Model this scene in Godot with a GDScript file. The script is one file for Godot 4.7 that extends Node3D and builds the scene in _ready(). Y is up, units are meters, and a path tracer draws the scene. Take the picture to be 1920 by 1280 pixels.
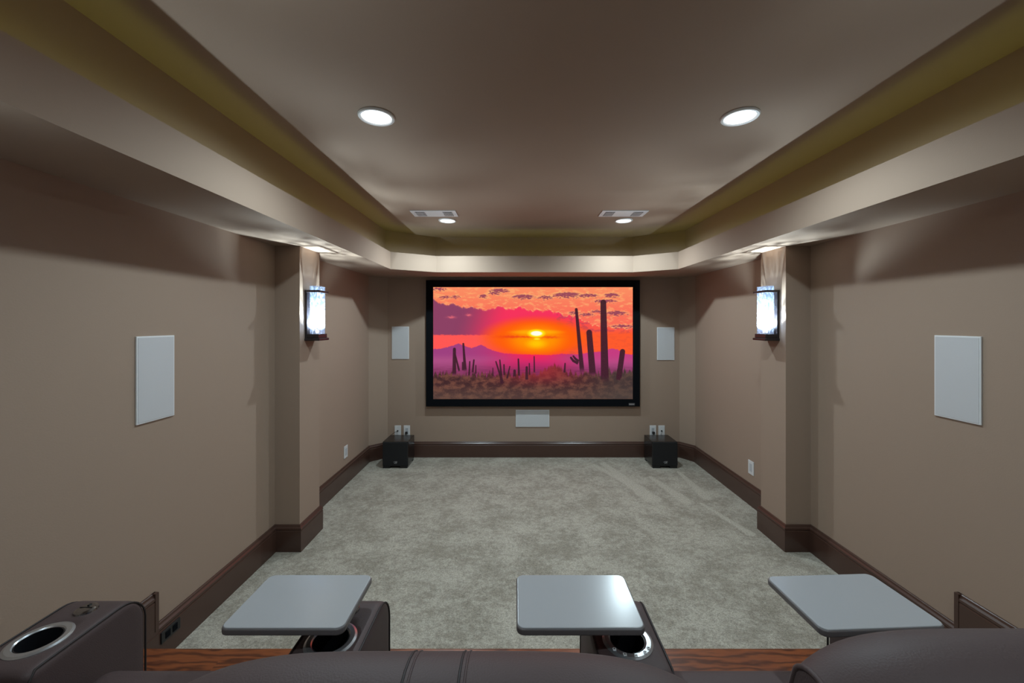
extends Node3D

# Home theatre: y up, metres, camera at x = 0, z = 0; d is the distance in front of the camera (z = -d).
const EYE := 1.572          # camera above the lower carpet
const WALL_L := -1.66
const WALL_R := 2.04
const FRONT := 4.72         # wall with the screen
const REAR := -2.3
const CORNER := 4.56        # where the side walls turn into the angled corners
const SOFFIT := 0.53        # heights relative to the eye
const LIP := 0.70
const LEDGE := 0.615
const CEIL := 0.96
const STEP := 0.145         # platform height

var M := {}
var used := {}


# ------------------------------------------------------------------ mesh builder
class MB:
	var v := PackedVector3Array()
	var g := PackedInt32Array()
	var start := 0

	func tri(a: Vector3, b: Vector3, c: Vector3, grp := -1) -> void:
		v.append(a); v.append(b); v.append(c)
		g.append(grp)

	func quad(a: Vector3, b: Vector3, c: Vector3, d: Vector3, grp := -1) -> void:
		tri(a, b, c, grp)
		tri(a, c, d, grp)

	# turns the closed piece added since the last call so that its faces look outwards (clockwise fronts)
	func done() -> void:
		var c := Vector3.ZERO
		var n := v.size() - start
		if n == 0:
			return
		for i in range(start, v.size()):
			c += v[i]
		c /= n
		var vol := 0.0
		for i in range(start, v.size(), 3):
			vol += (v[i] - c).dot((v[i + 1] - c).cross(v[i + 2] - c))
		if vol > 0.0:
			for i in range(start, v.size(), 3):
				var t := v[i + 1]
				v[i + 1] = v[i + 2]
				v[i + 2] = t
		start = v.size()

	func loft(loops: Array, cap_a := true, cap_b := true, grp := -1, around := false, cap_grp := -1) -> void:
		var n: int = loops[0].size()
		var last := loops.size() if around else loops.size() - 1
		for i in last:
			var p: PackedVector3Array = loops[i]
			var q: PackedVector3Array = loops[(i + 1) % loops.size()]
			for k in n:
				var k2 := (k + 1) % n
				if grp == -2:
					quad(p[k], p[k2], q[k2], q[k], 10 + k)
				else:
					quad(p[k], p[k2], q[k2], q[k], grp)
		if not around:
			for e in [[cap_a, 0], [cap_b, loops.size() - 1]]:
				if e[0]:
					var p: PackedVector3Array = loops[e[1]]
					var c := Vector3.ZERO
					for w in p:
						c += w
					c /= n
					for k in n:
						if e[1] == 0:
							tri(c, p[(k + 1) % n], p[k], cap_grp)
						else:
							tri(c, p[k], p[(k + 1) % n], cap_grp)
		done()

	func box(lo: Vector3, hi: Vector3) -> void:
		var a := PackedVector3Array([Vector3(lo.x, lo.y, lo.z), Vector3(hi.x, lo.y, lo.z), Vector3(hi.x, lo.y, hi.z), Vector3(lo.x, lo.y, hi.z)])
		var b := PackedVector3Array()
		for p in a:
			b.append(Vector3(p.x, hi.y, p.z))
		loft([a, b])

	# box with rounded edges; axis is the direction the layers are stacked in (0 x, 1 y, 2 z)
	func slab(lo: Vector3, hi: Vector3, r: float, corner := -1.0, seg := 3, axis := 1) -> void:
		var rc := r if corner < 0.0 else corner
		var l: Vector3 = lo if axis == 1 else (Vector3(lo.z, lo.x, lo.y) if axis == 0 else Vector3(lo.x, lo.z, lo.y))
		var h: Vector3 = hi if axis == 1 else (Vector3(hi.z, hi.x, hi.y) if axis == 0 else Vector3(hi.x, hi.z, hi.y))
		var loops := []
		var lev := []
		for i in seg + 1:
			var t := i * PI / 2 / seg
			lev.append([r * (1.0 - sin(t)), l.y + r * (1.0 - cos(t))])
		for i in range(seg, -1, -1):
			var t := i * PI / 2 / seg
			lev.append([r * (1.0 - sin(t)), h.y - r * (1.0 - cos(t))])
		for e in lev:
			var lp := PackedVector3Array()
			for p in MB.round_rect(l.x + e[0], l.z + e[0], h.x - e[0], h.z - e[0], maxf(rc - e[0], 0.0004), seg):
				lp.append(MB.turned(Vector3(p.x, e[1], p.y), axis))
			loops.append(lp)
		loft(loops)

	static func turned(p: Vector3, axis: int) -> Vector3:
		return p if axis == 1 else (Vector3(p.y, p.z, p.x) if axis == 0 else Vector3(p.x, p.z, p.y))

	static func round_rect(x0: float, y0: float, x1: float, y1: float, r: float, seg := 3) -> PackedVector2Array:
		var out := PackedVector2Array()
		for c in [[x1 - r, y1 - r, 0.0], [x0 + r, y1 - r, PI / 2], [x0 + r, y0 + r, PI], [x1 - r, y0 + r, PI * 1.5]]:
			for i in seg + 1:
				var t: float = c[2] + i * PI / 2 / seg
				out.append(Vector2(c[0] + r * cos(t), c[1] + r * sin(t)))
		return out

	# cushion: rounded sides and a soft dome on top
	func pillow(lo: Vector3, hi: Vector3, r: float, corner: float, dome: float) -> void:
		var loops := []
		var seg := 6
		for i in seg + 1:
			var t := i * PI / 2 / seg
			loops.append(_ring(lo, hi, r * (1.0 - sin(t)), corner, lo.y + r * (1.0 - cos(t)), 1.0))
		for i in range(seg, -1, -1):
			var t := i * PI / 2 / seg
			loops.append(_ring(lo, hi, r * (1.0 - sin(t)), corner, hi.y - r * (1.0 - cos(t)), 1.0))
		for s in [0.93, 0.8, 0.6, 0.4, 0.2]:
			loops.append(_ring(lo, hi, r, corner, hi.y + dome * (1.0 - s * s), s))
		loft(loops, true, true, 1, false, 1)

	func _ring(lo: Vector3, hi: Vector3, inset: float, corner: float, y: float, s: float) -> PackedVector3Array:
		var out := PackedVector3Array()
		var c := (lo + hi) / 2
		for p in MB.round_rect(lo.x + inset, lo.z + inset, hi.x - inset, hi.z - inset, maxf(corner - inset, 0.003), 5):
			out.append(Vector3(c.x + (p.x - c.x) * s, y, c.z + (p.y - c.z) * s))
		return out

	func tube(path: PackedVector3Array, r: float, n := 8) -> void:
		var loops := []
		var up := Vector3.UP
		for i in path.size():
			var t := (path[mini(i + 1, path.size() - 1)] - path[maxi(i - 1, 0)]).normalized()
			if absf(t.dot(up)) > 0.95:
				up = Vector3.RIGHT
			var s := t.cross(up).normalized()
			up = s.cross(t).normalized()
			var lp := PackedVector3Array()
			for k in n:
				var a := TAU * k / n
				lp.append(path[i] + (s * cos(a) + up * sin(a)) * r)
			loops.append(lp)
		loft(loops, true, true, 1)

	# profile: (radius, height) pairs turned round the y axis through c; closed when it returns to its start
	func lathe(c: Vector3, profile: Array, n := 32, closed := false, grp := -2) -> void:
		var loops := []
		for k in n:
			var a := TAU * k / n
			var lp := PackedVector3Array()
			for p in profile:
				lp.append(c + Vector3(cos(a) * p[0], p[1], sin(a) * p[0]))
			loops.append(lp)
		var m := profile.size()
		for k in n:
			var p: PackedVector3Array = loops[k]
			var q: PackedVector3Array = loops[(k + 1) % n]
			for i in (m if closed else m - 1):
				var j := (i + 1) % m
				quad(p[i], p[j], q[j], q[i], 10 + i if grp == -2 else grp)
		done()


func obj(called: String, mb: MB, mat: Material, parent: Node3D, lay := "", where := Vector3.ZERO) -> MeshInstance3D:
	var org: Vector3 = parent.get_meta("org", Vector3.ZERO)
	var st := SurfaceTool.new()
	st.begin(Mesh.PRIMITIVE_TRIANGLES)
	for i in mb.v.size():
		st.set_smooth_group(mb.g[i / 3])
		if lay:
			var uv := laid(lay, mb.v[i], where)
			st.set_uv(uv)
			st.set_uv2(uv)
		st.add_vertex(mb.v[i] - org)
	st.generate_normals()
	var o := MeshInstance3D.new()
	o.mesh = st.commit()
	o.material_override = null
	o.mesh.surface_set_material(0, mat)
	o.name = called
	o.cast_shadow = GeometryInstance3D.SHADOW_CASTING_SETTING_ON
	parent.add_child(o, true)
	o.set_meta("org", org)
	return o


# texture coordinates of a point
func laid(how: String, p: Vector3, where: Vector3) -> Vector2:
	if how == "carpet":
		return carpet_uv(p)
	if how == "shade":   # round a sconce glass: where = its middle
		return Vector2(atan2(p.z - where.z, (p.x - where.x) * 1.7) / TAU + 0.5, (p.y - EYE + 0.1) / 0.4)
	return Vector2((p.x + 0.951) / 2.315, (0.4136 - (p.y - EYE)) / 1.2963)   # the picture


func numbered(called: String) -> String:
	var n: int = used.get(called, 0)
	used[called] = n + 1
	return called if n == 0 else "%s_%03d" % [called, n]


func thing(called: String, label: String, category: String, at: Vector3, group := "") -> Node3D:
	var o := Node3D.new()
	o.name = numbered(called)
	o.position = at
	o.set_meta("org", at)
	o.set_meta("label", label)
	o.set_meta("category", category)
	if group:
		o.set_meta("group", group)
	add_child(o, true)
	return o


func setting(called: String, label := "", category := "") -> Node3D:
	var o := Node3D.new()
	o.name = called
	o.set_meta("org", Vector3.ZERO)
	o.set_meta("kind", "structure")
	if label:
		o.set_meta("label", label)
		o.set_meta("category", category)
	add_child(o, true)
	return o


func P(x: float, rel: float, d: float) -> Vector3:
	return Vector3(x, EYE + rel, -d)


# a box given by x, height relative to the eye, and distance
func bx(mb: MB, x0: float, x1: float, r0: float, r1: float, d0: float, d1: float) -> void:
	mb.box(Vector3(minf(x0, x1), EYE + minf(r0, r1), -maxf(d0, d1)), Vector3(maxf(x0, x1), EYE + maxf(r0, r1), -minf(d0, d1)))


func sl(mb: MB, x0: float, x1: float, r0: float, r1: float, d0: float, d1: float, r: float, axis := 1, corner := -1.0, seg := 3) -> void:
	mb.slab(Vector3(minf(x0, x1), EYE + minf(r0, r1), -maxf(d0, d1)), Vector3(maxf(x0, x1), EYE + maxf(r0, r1), -minf(d0, d1)), r, corner, seg, axis)


# ------------------------------------------------------------------ materials
func lin(r: float, g: float, b: float) -> Color:
	return Color(r, g, b).linear_to_srgb()


func mat(called: String, c: Color, rough: float, metal := 0.0) -> StandardMaterial3D:
	var m := StandardMaterial3D.new()
	m.resource_name = called
	m.albedo_color = c
	m.roughness = rough
	m.metallic = metal
	M[called] = m
	return m


func noise(freq: float, sd: int, oct := 4, kind := FastNoiseLite.TYPE_SIMPLEX_SMOOTH) -> FastNoiseLite:
	var n := FastNoiseLite.new()
	n.noise_type = kind
	n.frequency = freq
	n.seed = sd
	n.fractal_octaves = oct
	return n


func noise_tex(freq: float, sd: int, oct := 4, size := 512) -> NoiseTexture2D:
	var t := NoiseTexture2D.new()
	t.width = size
	t.height = size
	t.seamless = true
	t.noise = noise(freq, sd, oct)
	return t


func relief(m: StandardMaterial3D, t: Texture2D, cm: float, per_metre: float) -> void:
	m.heightmap_enabled = true
	m.heightmap_texture = t
	m.heightmap_scale = cm
	m.uv1_triplanar = true
	m.uv1_world_triplanar = true
	m.uv1_scale = Vector3.ONE * per_metre


func tex(im: Image) -> ImageTexture:
	return ImageTexture.create_from_image(im)


func make_materials() -> void:
	var fine := noise_tex(0.08, 3, 3)
	var m := mat("wall_paint", lin(0.338, 0.244, 0.182), 0.85)
	relief(m, fine, 0.012, 3.0)
	mat("brown_trim", lin(0.072, 0.036, 0.026), 0.28)
	m = mat("leather", lin(0.074, 0.050, 0.049), 0.55)
	m.metallic_specular = 0.36
	relief(m, noise_tex(0.11, 9, 3), 0.03, 5.0)
	mat("leather_seam", lin(0.018, 0.012, 0.012), 0.6)
	m = mat("tray_laminate", lin(0.345, 0.345, 0.355), 0.22)
	mat("tray_edge", lin(0.13, 0.115, 0.115), 0.35)
	mat("silver", lin(0.55, 0.57, 0.60), 0.28, 0.9)
	mat("dark_chrome", lin(0.30, 0.30, 0.31), 0.18, 1.0)
	mat("black_plastic", lin(0.012, 0.012, 0.013), 0.35)
	m = mat("black_velvet", lin(0.004, 0.005, 0.007), 0.8)
	m.metallic_specular = 0.2
	m = mat("cup_black", lin(0.010, 0.010, 0.012), 0.15)
	mat("speaker_white", lin(0.56, 0.56, 0.57), 0.55)
	mat("speaker_frame", lin(0.74, 0.74, 0.74), 0.45)
	mat("plate_white", lin(0.72, 0.72, 0.72), 0.35)
	mat("socket_grey", lin(0.50, 0.52, 0.54), 0.4)
	mat("slot_dark", lin(0.02, 0.02, 0.02), 0.6)
	mat("vent_white", lin(0.72, 0.72, 0.74), 0.4)
	mat("vent_inside", lin(0.05, 0.055, 0.06), 0.7)
	mat("bronze", lin(0.028, 0.020, 0.021), 0.4, 0.35)
	mat("emblem_grey", lin(0.55, 0.55, 0.56), 0.3, 0.6)
	mat("badge_grey", lin(0.14, 0.14, 0.15), 0.4, 0.4)
	mat("trim_white", lin(0.78, 0.78, 0.78), 0.4)
	mat("subwoofer_cabinet", lin(0.012, 0.009, 0.009), 0.22)
	mat("subwoofer_cloth", lin(0.008, 0.008, 0.009), 0.85)
	# oak nosing
	var im := Image.create(512, 256, false, Image.FORMAT_RGB8)
	var na := noise(0.02, 21, 3)
	var nb := noise(0.11, 22, 2)
	for y in 256:
		for x in 512:
			var warp := na.get_noise_2d(x * 0.22, y * 0.9) * 5.0
			var ring := 0.5 + 0.5 * sin(y * 0.22 + warp)
			var pore := nb.get_noise_2d(x * 0.07, y * 2.4)
			var t := clampf(pow(ring, 2.2) * 0.75 + maxf(pore, 0.0) * 0.5, 0.0, 1.0)
			im.set_pixel(x, y, Color8(134, 72, 38).lerp(Color8(70, 34, 19), t))
	m = mat("oak", Color.WHITE, 0.35)
	m.albedo_texture = tex(im)
	m.uv1_triplanar = true
	m.uv1_world_triplanar = true
	m.uv1_scale = Vector3(1.6, 3.2, 3.2)
	# carpet
	m = mat("carpet", Color.WHITE, 1.0)
	m.albedo_texture = tex(carpet_texture())
	m.specular_mode = BaseMaterial3D.SPECULAR_DISABLED
	m.rim_enabled = true
	m.rim = 0.15
	m.rim_tint = 0.8
	m.detail_enabled = true
	m.detail_blend_mode = BaseMaterial3D.BLEND_MODE_MUL
	m.detail_uv_layer = BaseMaterial3D.DETAIL_UV_2
	m.detail_albedo = pile_texture()
	m.uv2_scale = Vector3(5.0, 5.0, 1.0)
	# glass with seeds and streaks
	var gi := Image.create(256, 512, false, Image.FORMAT_RGBA8)
	var ns := noise(0.16, 31, 2)
	var nl := noise(0.05, 32, 2)
	for y in 512:
		for x in 256:
			var s := ns.get_noise_2d(x, y * 0.8)
			var l := nl.get_noise_2d(x * 0.9, y * 0.4)
			var a := clampf(0.26 + 0.52 * smoothstep(-0.06, 0.16, l) + 0.50 * s, 0.16, 0.92)
			gi.set_pixel(x, y, Color(0.64, 0.68, 0.75, a))
	m = mat("seeded_glass", Color.WHITE, 0.3)
	m.albedo_texture = tex(gi)
	m.transparency = BaseMaterial3D.TRANSPARENCY_ALPHA
	m.backlight_enabled = true
	m.backlight = Color(0.50, 0.53, 0.57)
	# what gives off light
	m = mat("bulb_glow", Color(0.95, 0.95, 0.95), 0.5)
	m.emission_enabled = true
	m.emission = Color(0.95, 0.98, 1.0)
	m.emission_energy_multiplier = 6.0
	m = mat("lens_glow", Color(0.95, 0.95, 0.95), 0.5)
	m.emission_enabled = true
	m.emission = Color(0.95, 0.98, 1.0)
	m.emission_energy_multiplier = 4.0
	m = mat("rope_glow", Color(0.9, 0.9, 0.6), 0.5)
	m.emission_enabled = true
	m.emission = Color(0.93, 0.90, 0.42)
	m.emission_energy_multiplier = 1.5
	m = mat("projected_picture", Color.BLACK, 0.9)
	m.specular_mode = BaseMaterial3D.SPECULAR_DISABLED
	m.emission_enabled = true
	m.emission = Color.WHITE
	m.emission_operator = BaseMaterial3D.EMISSION_OP_MULTIPLY
	m.emission_energy_multiplier = 1.0
	m.emission_texture = tex(sunset_picture())


const CARPET_W := 4.2
const CARPET_D := 3.6

func carpet_uv(p: Vector3) -> Vector2:
	return Vector2((p.x + 1.9) / CARPET_W, (-p.z - 1.3) / CARPET_D)


func carpet_texture() -> Image:
	var w := 840
	var h := 720
	var im := Image.create(w, h, false, Image.FORMAT_RGB8)
	var n1 := noise(0.011, 41, 3)
	var n2 := noise(0.028, 42, 5, FastNoiseLite.TYPE_PERLIN)
	var n3 := noise(0.35, 43, 2)
	var n5 := noise(0.085, 46, 3)
	n2.fractal_gain = 0.7
	# marks of the vacuum cleaner in the nap: from, to (x, d), half width at both ends
	var marks := [[0.87, 4.45, 1.10, 3.95, 0.03, 0.05], [0.98, 4.50, 1.22, 3.60, 0.04, 0.10], [1.38, 4.10, 1.50, 3.55, 0.03, 0.07], [1.72, 4.25, 1.72, 3.62, 0.02, 0.06], [1.62, 3.5, 1.75, 3.0, 0.02, 0.04]]
	for y in h:
		var d := 1.3 + CARPET_D * y / h
		for x in w:
			var px := -1.9 + CARPET_W * x / w
			var a := n1.get_noise_2d(x, y)
			var b := n2.get_noise_2d(x, y * 1.15)
			var e := n5.get_noise_2d(x, y * 1.3)
			var t := 0.5 + 0.62 * b + 0.30 * a + 0.34 * e
			t = smoothstep(0.10, 0.90, t)
			for k in marks:
				var ax := Vector2(k[0], k[1])
				var ab := Vector2(k[2], k[3]) - ax
				var q := Vector2(px, d) - ax
				var s := clampf(q.dot(ab) / ab.length_squared(), 0.0, 1.0)
				var off := absf((q - ab * s).length() / lerpf(k[4], k[5], s) + b * 0.5 + e * 0.4)
				if off < 1.0:
					t = lerpf(t, 1.15, smoothstep(1.0, 0.6, off) * 0.9)
			var c := Vector3(0.40, 0.362, 0.298).lerp(Vector3(0.61, 0.565, 0.48), t)
			c *= 1.0 + 0.10 * n3.get_noise_2d(x, y)
			im.set_pixel(x, y, Color(c.x, c.y, c.z).linear_to_srgb())
	return im


func pile_texture() -> ImageTexture:
	var im := Image.create(512, 512, false, Image.FORMAT_RGB8)
	var rng := RandomNumberGenerator.new()
	rng.seed = 77
	var n := noise(0.09, 45, 2)
	for y in 512:
		for x in 512:
			var k := 0.86 + 0.14 * rng.randfn() * 0.9 + 0.10 * n.get_noise_2d(x, y)
			k = clampf(k, 0.45, 1.0)
			im.set_pixel(x, y, Color(k, k, k * 0.995))
	return tex(im)


# ------------------------------------------------------------------ the picture on the screen
func c8(r: int, g: int, b: int) -> Vector3:
	return Vector3(r, g, b) / 255.0


func along(pts: Array, x: float) -> float:
	for i in pts.size() - 1:
		if x <= pts[i + 1][0]:
			return lerpf(pts[i][1], pts[i + 1][1], (x - pts[i][0]) / float(pts[i + 1][0] - pts[i][0]))
	return pts[-1][1]


func sunset_picture() -> Image:
	var w := 768
	var h := 432
	var im := Image.create(w, h, false, Image.FORMAT_RGB8)
	var cloud := noise(0.010, 5, 5)
	var fine := noise(0.035, 6, 4)
	var bush := noise(0.020, 7, 5)
	var leaf := noise(0.07, 8, 3)
	var ridge := [[138, 668], [200, 665], [260, 650], [300, 640], [345, 622], [400, 645], [450, 660], [490, 648], [530, 632], [580, 660], [640, 685], [720, 705], [850, 712], [1100, 718], [1190, 708], [1330, 712], [1450, 692], [1520, 690], [1600, 664], [1650, 672], [1700, 705], [1777, 715]]
	var bank := [[138, 262], [200, 285], [300, 300], [400, 325], [480, 318], [540, 342], [640, 330], [720, 322], [800, 338], [850, 322], [940, 350], [1060, 346], [1130, 352], [1200, 385], [1300, 400], [1450, 470], [1777, 500]]
	# darker puffs of cloud: x, y, half width, half height
	var puffs := [[245, 244, 60, 9], [320, 242, 40, 8], [190, 176, 60, 9], [545, 235, 36, 12], [680, 190, 80, 15], [640, 212, 50, 9], [880, 240, 90, 17], [1060, 246, 60, 13], [1240, 226, 115, 22], [1410, 230, 80, 13], [1600, 228, 62, 17], [1550, 275, 95, 12], [1640, 375, 85, 17], [1400, 388, 60, 10], [1490, 362, 60, 9], [1690, 484, 90, 13], [1300, 372, 50, 8]]
	# cacti: x, y foot, x, y tip, half width at foot and tip
	var cacti := [
		[1362, 880, 1312, 345, 19, 11], [1330, 790, 1290, 770, 12, 10], [1290, 772, 1268, 742, 10, 8], [1335, 772, 1305, 752, 9, 9], [1305, 752, 1288, 730, 9, 7],
		[1448, 900, 1418, 535, 27, 23], [1548, 960, 1534, 288, 33, 23], [1660, 920, 1692, 692, 22, 21], [1655, 930, 1668, 850, 16, 20],
		[310, 890, 311, 672, 16, 12], [352, 860, 318, 720, 8, 6], [400, 860, 384, 628, 13, 7], [380, 850, 378, 782, 7, 5], [432, 890, 437, 775, 7, 5], [460, 870, 471, 762, 8, 6], [486, 880, 487, 806, 6, 4],
		[690, 900, 652, 775, 8, 5], [697, 900, 684, 762, 9, 5], [720, 890, 718, 800, 7, 5], [742, 920, 766, 815, 7, 4], [705, 960, 690, 890, 14, 10],
		[842, 900, 836, 755, 9, 6], [905, 930, 905, 822, 12, 9], [928, 890, 926, 790, 6, 4], [968, 870, 966, 733, 6, 4], [805, 900, 805, 850, 12, 10], [627, 900, 627, 828, 5, 3], [1215, 870, 1220, 790, 9, 5],
	]
	for px in w:
		var x := 138.0 + 1639.0 * px / w
		var ry: float = along(ridge, x) + fine.get_noise_2d(x * 2.0, 3.0) * 6.0
		var by: float = along(bank, x) + fine.get_noise_2d(x * 0.45, 9.0) * 26.0
		var top: float = 865.0 + bush.get_noise_2d(x * 2.0, 0.0) * 55.0 + leaf.get_noise_2d(x * 4.0, 5.0) * 22.0
		if x > 1000 and x < 1250:
			top -= 70.0 * sin((x - 1000) / 250.0 * PI)
		if x > 1560:
			top -= 25.0
		for py in h:
			var y := 163.0 + 920.0 * py / h
			var c: Vector3
			# sky
			c = c8(250, 140, 98).lerp(c8(250, 110, 88), smoothstep(163, 420, y))
			var cl := cloud.get_noise_2d(x * 0.9, y * 2.6)
			var f := fine.get_noise_2d(x * 0.8, y * 2.2)
			c = c.lerp(c8(255, 190, 118), smoothstep(0.0, 0.5, -cl + 0.4 * f) * 0.5)
			for q in puffs:
				if absf(x - q[0]) > q[2] * 2.2 or absf(y - q[1]) > q[3] * 3.5:
					continue
				var e := pow((x - q[0]) / q[2], 2) + pow((y - q[1] + f * 22.0) / q[3], 2) + f * 1.1
				c = c.lerp(c8(255, 196, 120), smoothstep(2.4, 1.2, e) * 0.45)
				c = c.lerp(c8(140, 60, 88), smoothstep(1.25, 0.6, e) * 0.85)
			if y > by:
				var k := smoothstep(0, 16, y - by)
				var b := c8(140, 66, 100).lerp(c8(246, 52, 92), smoothstep(330, 760, x + (y - 400) * 0.3))
				b = b.lerp(c8(250, 88, 72), smoothstep(1150, 1500, x))
				if x > 1150:
					b = b.lerp(c8(176, 66, 92), smoothstep(0.05, 0.3, cl + 0.3 * f) * 0.6)
				c = c.lerp(b, k)
				var edge := exp(-absf(y - by - 3) / 5.0) * smoothstep(-0.25, 0.25, f) * smoothstep(160, 330, x)
				c = c.lerp(c8(255, 190, 130), edge * 0.8)
			# two bright tufts in the bank
			for q in [[285, 410, 36, 9], [428, 392, 24, 9]]:
				var e := pow((x - q[0]) / q[2], 2) + pow((y - q[1] + f * 12) / q[3], 2)
				c = c.lerp(c8(240, 110, 120), exp(-e * 1.2) * 0.9)
			# band over the mountains
			c = c.lerp(c8(255, 88, 84), smoothstep(548, 562, y + f * 8) * smoothstep(900, 500, x))
			c = c.lerp(c8(255, 92, 40), smoothstep(500, 560, y) * smoothstep(1100, 1500, x) * 0.8)
			# glow round the sun
			var dx := x - 985.0
			var r := sqrt(pow(dx / 520.0, 2) + pow((y - 580.0) / 200.0, 2))
			c = c.lerp(c8(255, 96, 14), smoothstep(1.0, 0.55, r))
			r = sqrt(pow(dx / 300.0, 2) + pow((y - 590.0) / 150.0, 2))
			c = c.lerp(c8(255, 146, 4), smoothstep(1.0, 0.35, r))
			r = sqrt(pow(dx / 250.0, 2) + pow((y - 532.0) / 26.0, 2))
			c = c.lerp(c8(255, 170, 10), smoothstep(1.1, 0.3, r))
			r = sqrt(pow(dx / 120.0, 2) + pow((y - 625.0) / 60.0, 2))
			c = c.lerp(c8(255, 196, 6), smoothstep(1.0, 0.1, r))
			for q in [[770, 570, 110, 11], [1100, 574, 70, 9], [860, 572, 120, 6]]:
				var e := pow((x - q[0]) / q[2], 2) + pow((y - q[1] + f * 8) / q[3], 2)
				c = c.lerp(c8(238, 66, 26), exp(-e) * 0.75)
			r = sqrt(pow(dx / 76.0, 2) + pow((y - 543.0) / 36.0, 2))
			c = c.lerp(c8(255, 226, 20), smoothstep(1.15, 0.7, r))
			r = sqrt(pow(dx / 52.0, 2) + pow((y - 543.0) / 22.0, 2))
			c = c.lerp(c8(255, 255, 235), smoothstep(1.1, 0.7, r))
			r = sqrt(pow((dx - 4) / 30.0, 2) + pow((y - 588.0) / 9.0, 2))
			c = c.lerp(c8(255, 226, 40), smoothstep(1.2, 0.5, r))
			# hills and plain
			if y > ry:
				var mid := exp(-pow((x - 960) / 330.0, 2))
				var g := c8(158, 66, 128).lerp(c8(240, 40, 92), mid)
				g = g.lerp(c8(176, 84, 134), smoothstep(700, 770, y) * (1.0 - mid) * 0.8)
				g = g.lerp(c8(206, 44, 108), smoothstep(720, 800, y) * mid)
				g = g.lerp(c8(118, 48, 84), smoothstep(760, 880, y) * (0.75 + 0.5 * fine.get_noise_2d(x * 0.2, y * 4.0)))
				if x > 1250:
					g = g.lerp(c8(214, 60, 128), smoothstep(1250, 1400, x) * smoothstep(840, 700, y) * 0.7)
				c = c.lerp(g, smoothstep(0, 6, y - ry))
			if y > top:
				var n := bush.get_noise_2d(x * 0.5, y * 0.8) + 0.3 * leaf.get_noise_2d(x * 0.8, y * 0.9)
				var g := c8(62, 40, 40).lerp(c8(112, 72, 58), smoothstep(-0.45, 0.55, n))
				g = g.lerp(c8(96, 84, 70), smoothstep(930, 1080, y) * 0.45)
				g = g.lerp(c8(166, 46, 52), exp(-pow((x - 1010) / 300.0, 2)) * smoothstep(1010, 850, y) * 0.75)
				g = g.lerp(c8(64, 66, 60), smoothstep(1250, 1700, x) * 0.5)
				c = c.lerp(g, smoothstep(0, 22, y - top) * 0.94)
			for k in cacti:
				if x < minf(k[0], k[2]) - 40 or x > maxf(k[0], k[2]) + 40:
					continue
				var ab := Vector2(k[2] - k[0], k[3] - k[1])
				var q := Vector2(x - k[0], y - k[1])
				var s := q.dot(ab) / ab.length_squared()
				if s < 0.0:
					continue
				var off := (q - ab * clampf(s, 0.0, 1.0)).length() - lerpf(k[4], k[5], clampf(s, 0.0, 1.0))
				var cover := smoothstep(2.0, -1.5, off) * smoothstep(0.0, 0.12, s)
				var rib := 0.5 + 0.5 * leaf.get_noise_2d(x * 6.0, y * 0.8)
				c = c.lerp(c8(52, 30, 42).lerp(c8(96, 42, 52), rib * 0.6), cover * 0.95)
			im.set_pixel(px, py, Color(clampf(c.x, 0, 1), clampf(c.y, 0, 1), clampf(c.z, 0, 1)))
	return im


# ------------------------------------------------------------------ room shell
func prism(mb: MB, pts: Array, y0: float, y1: float) -> void:
	var a := PackedVector3Array()
	var b := PackedVector3Array()
	for p in pts:
		a.append(Vector3(p[0], y0, -p[1]))
		b.append(Vector3(p[0], y1, -p[1]))
	mb.loft([a, b])


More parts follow.
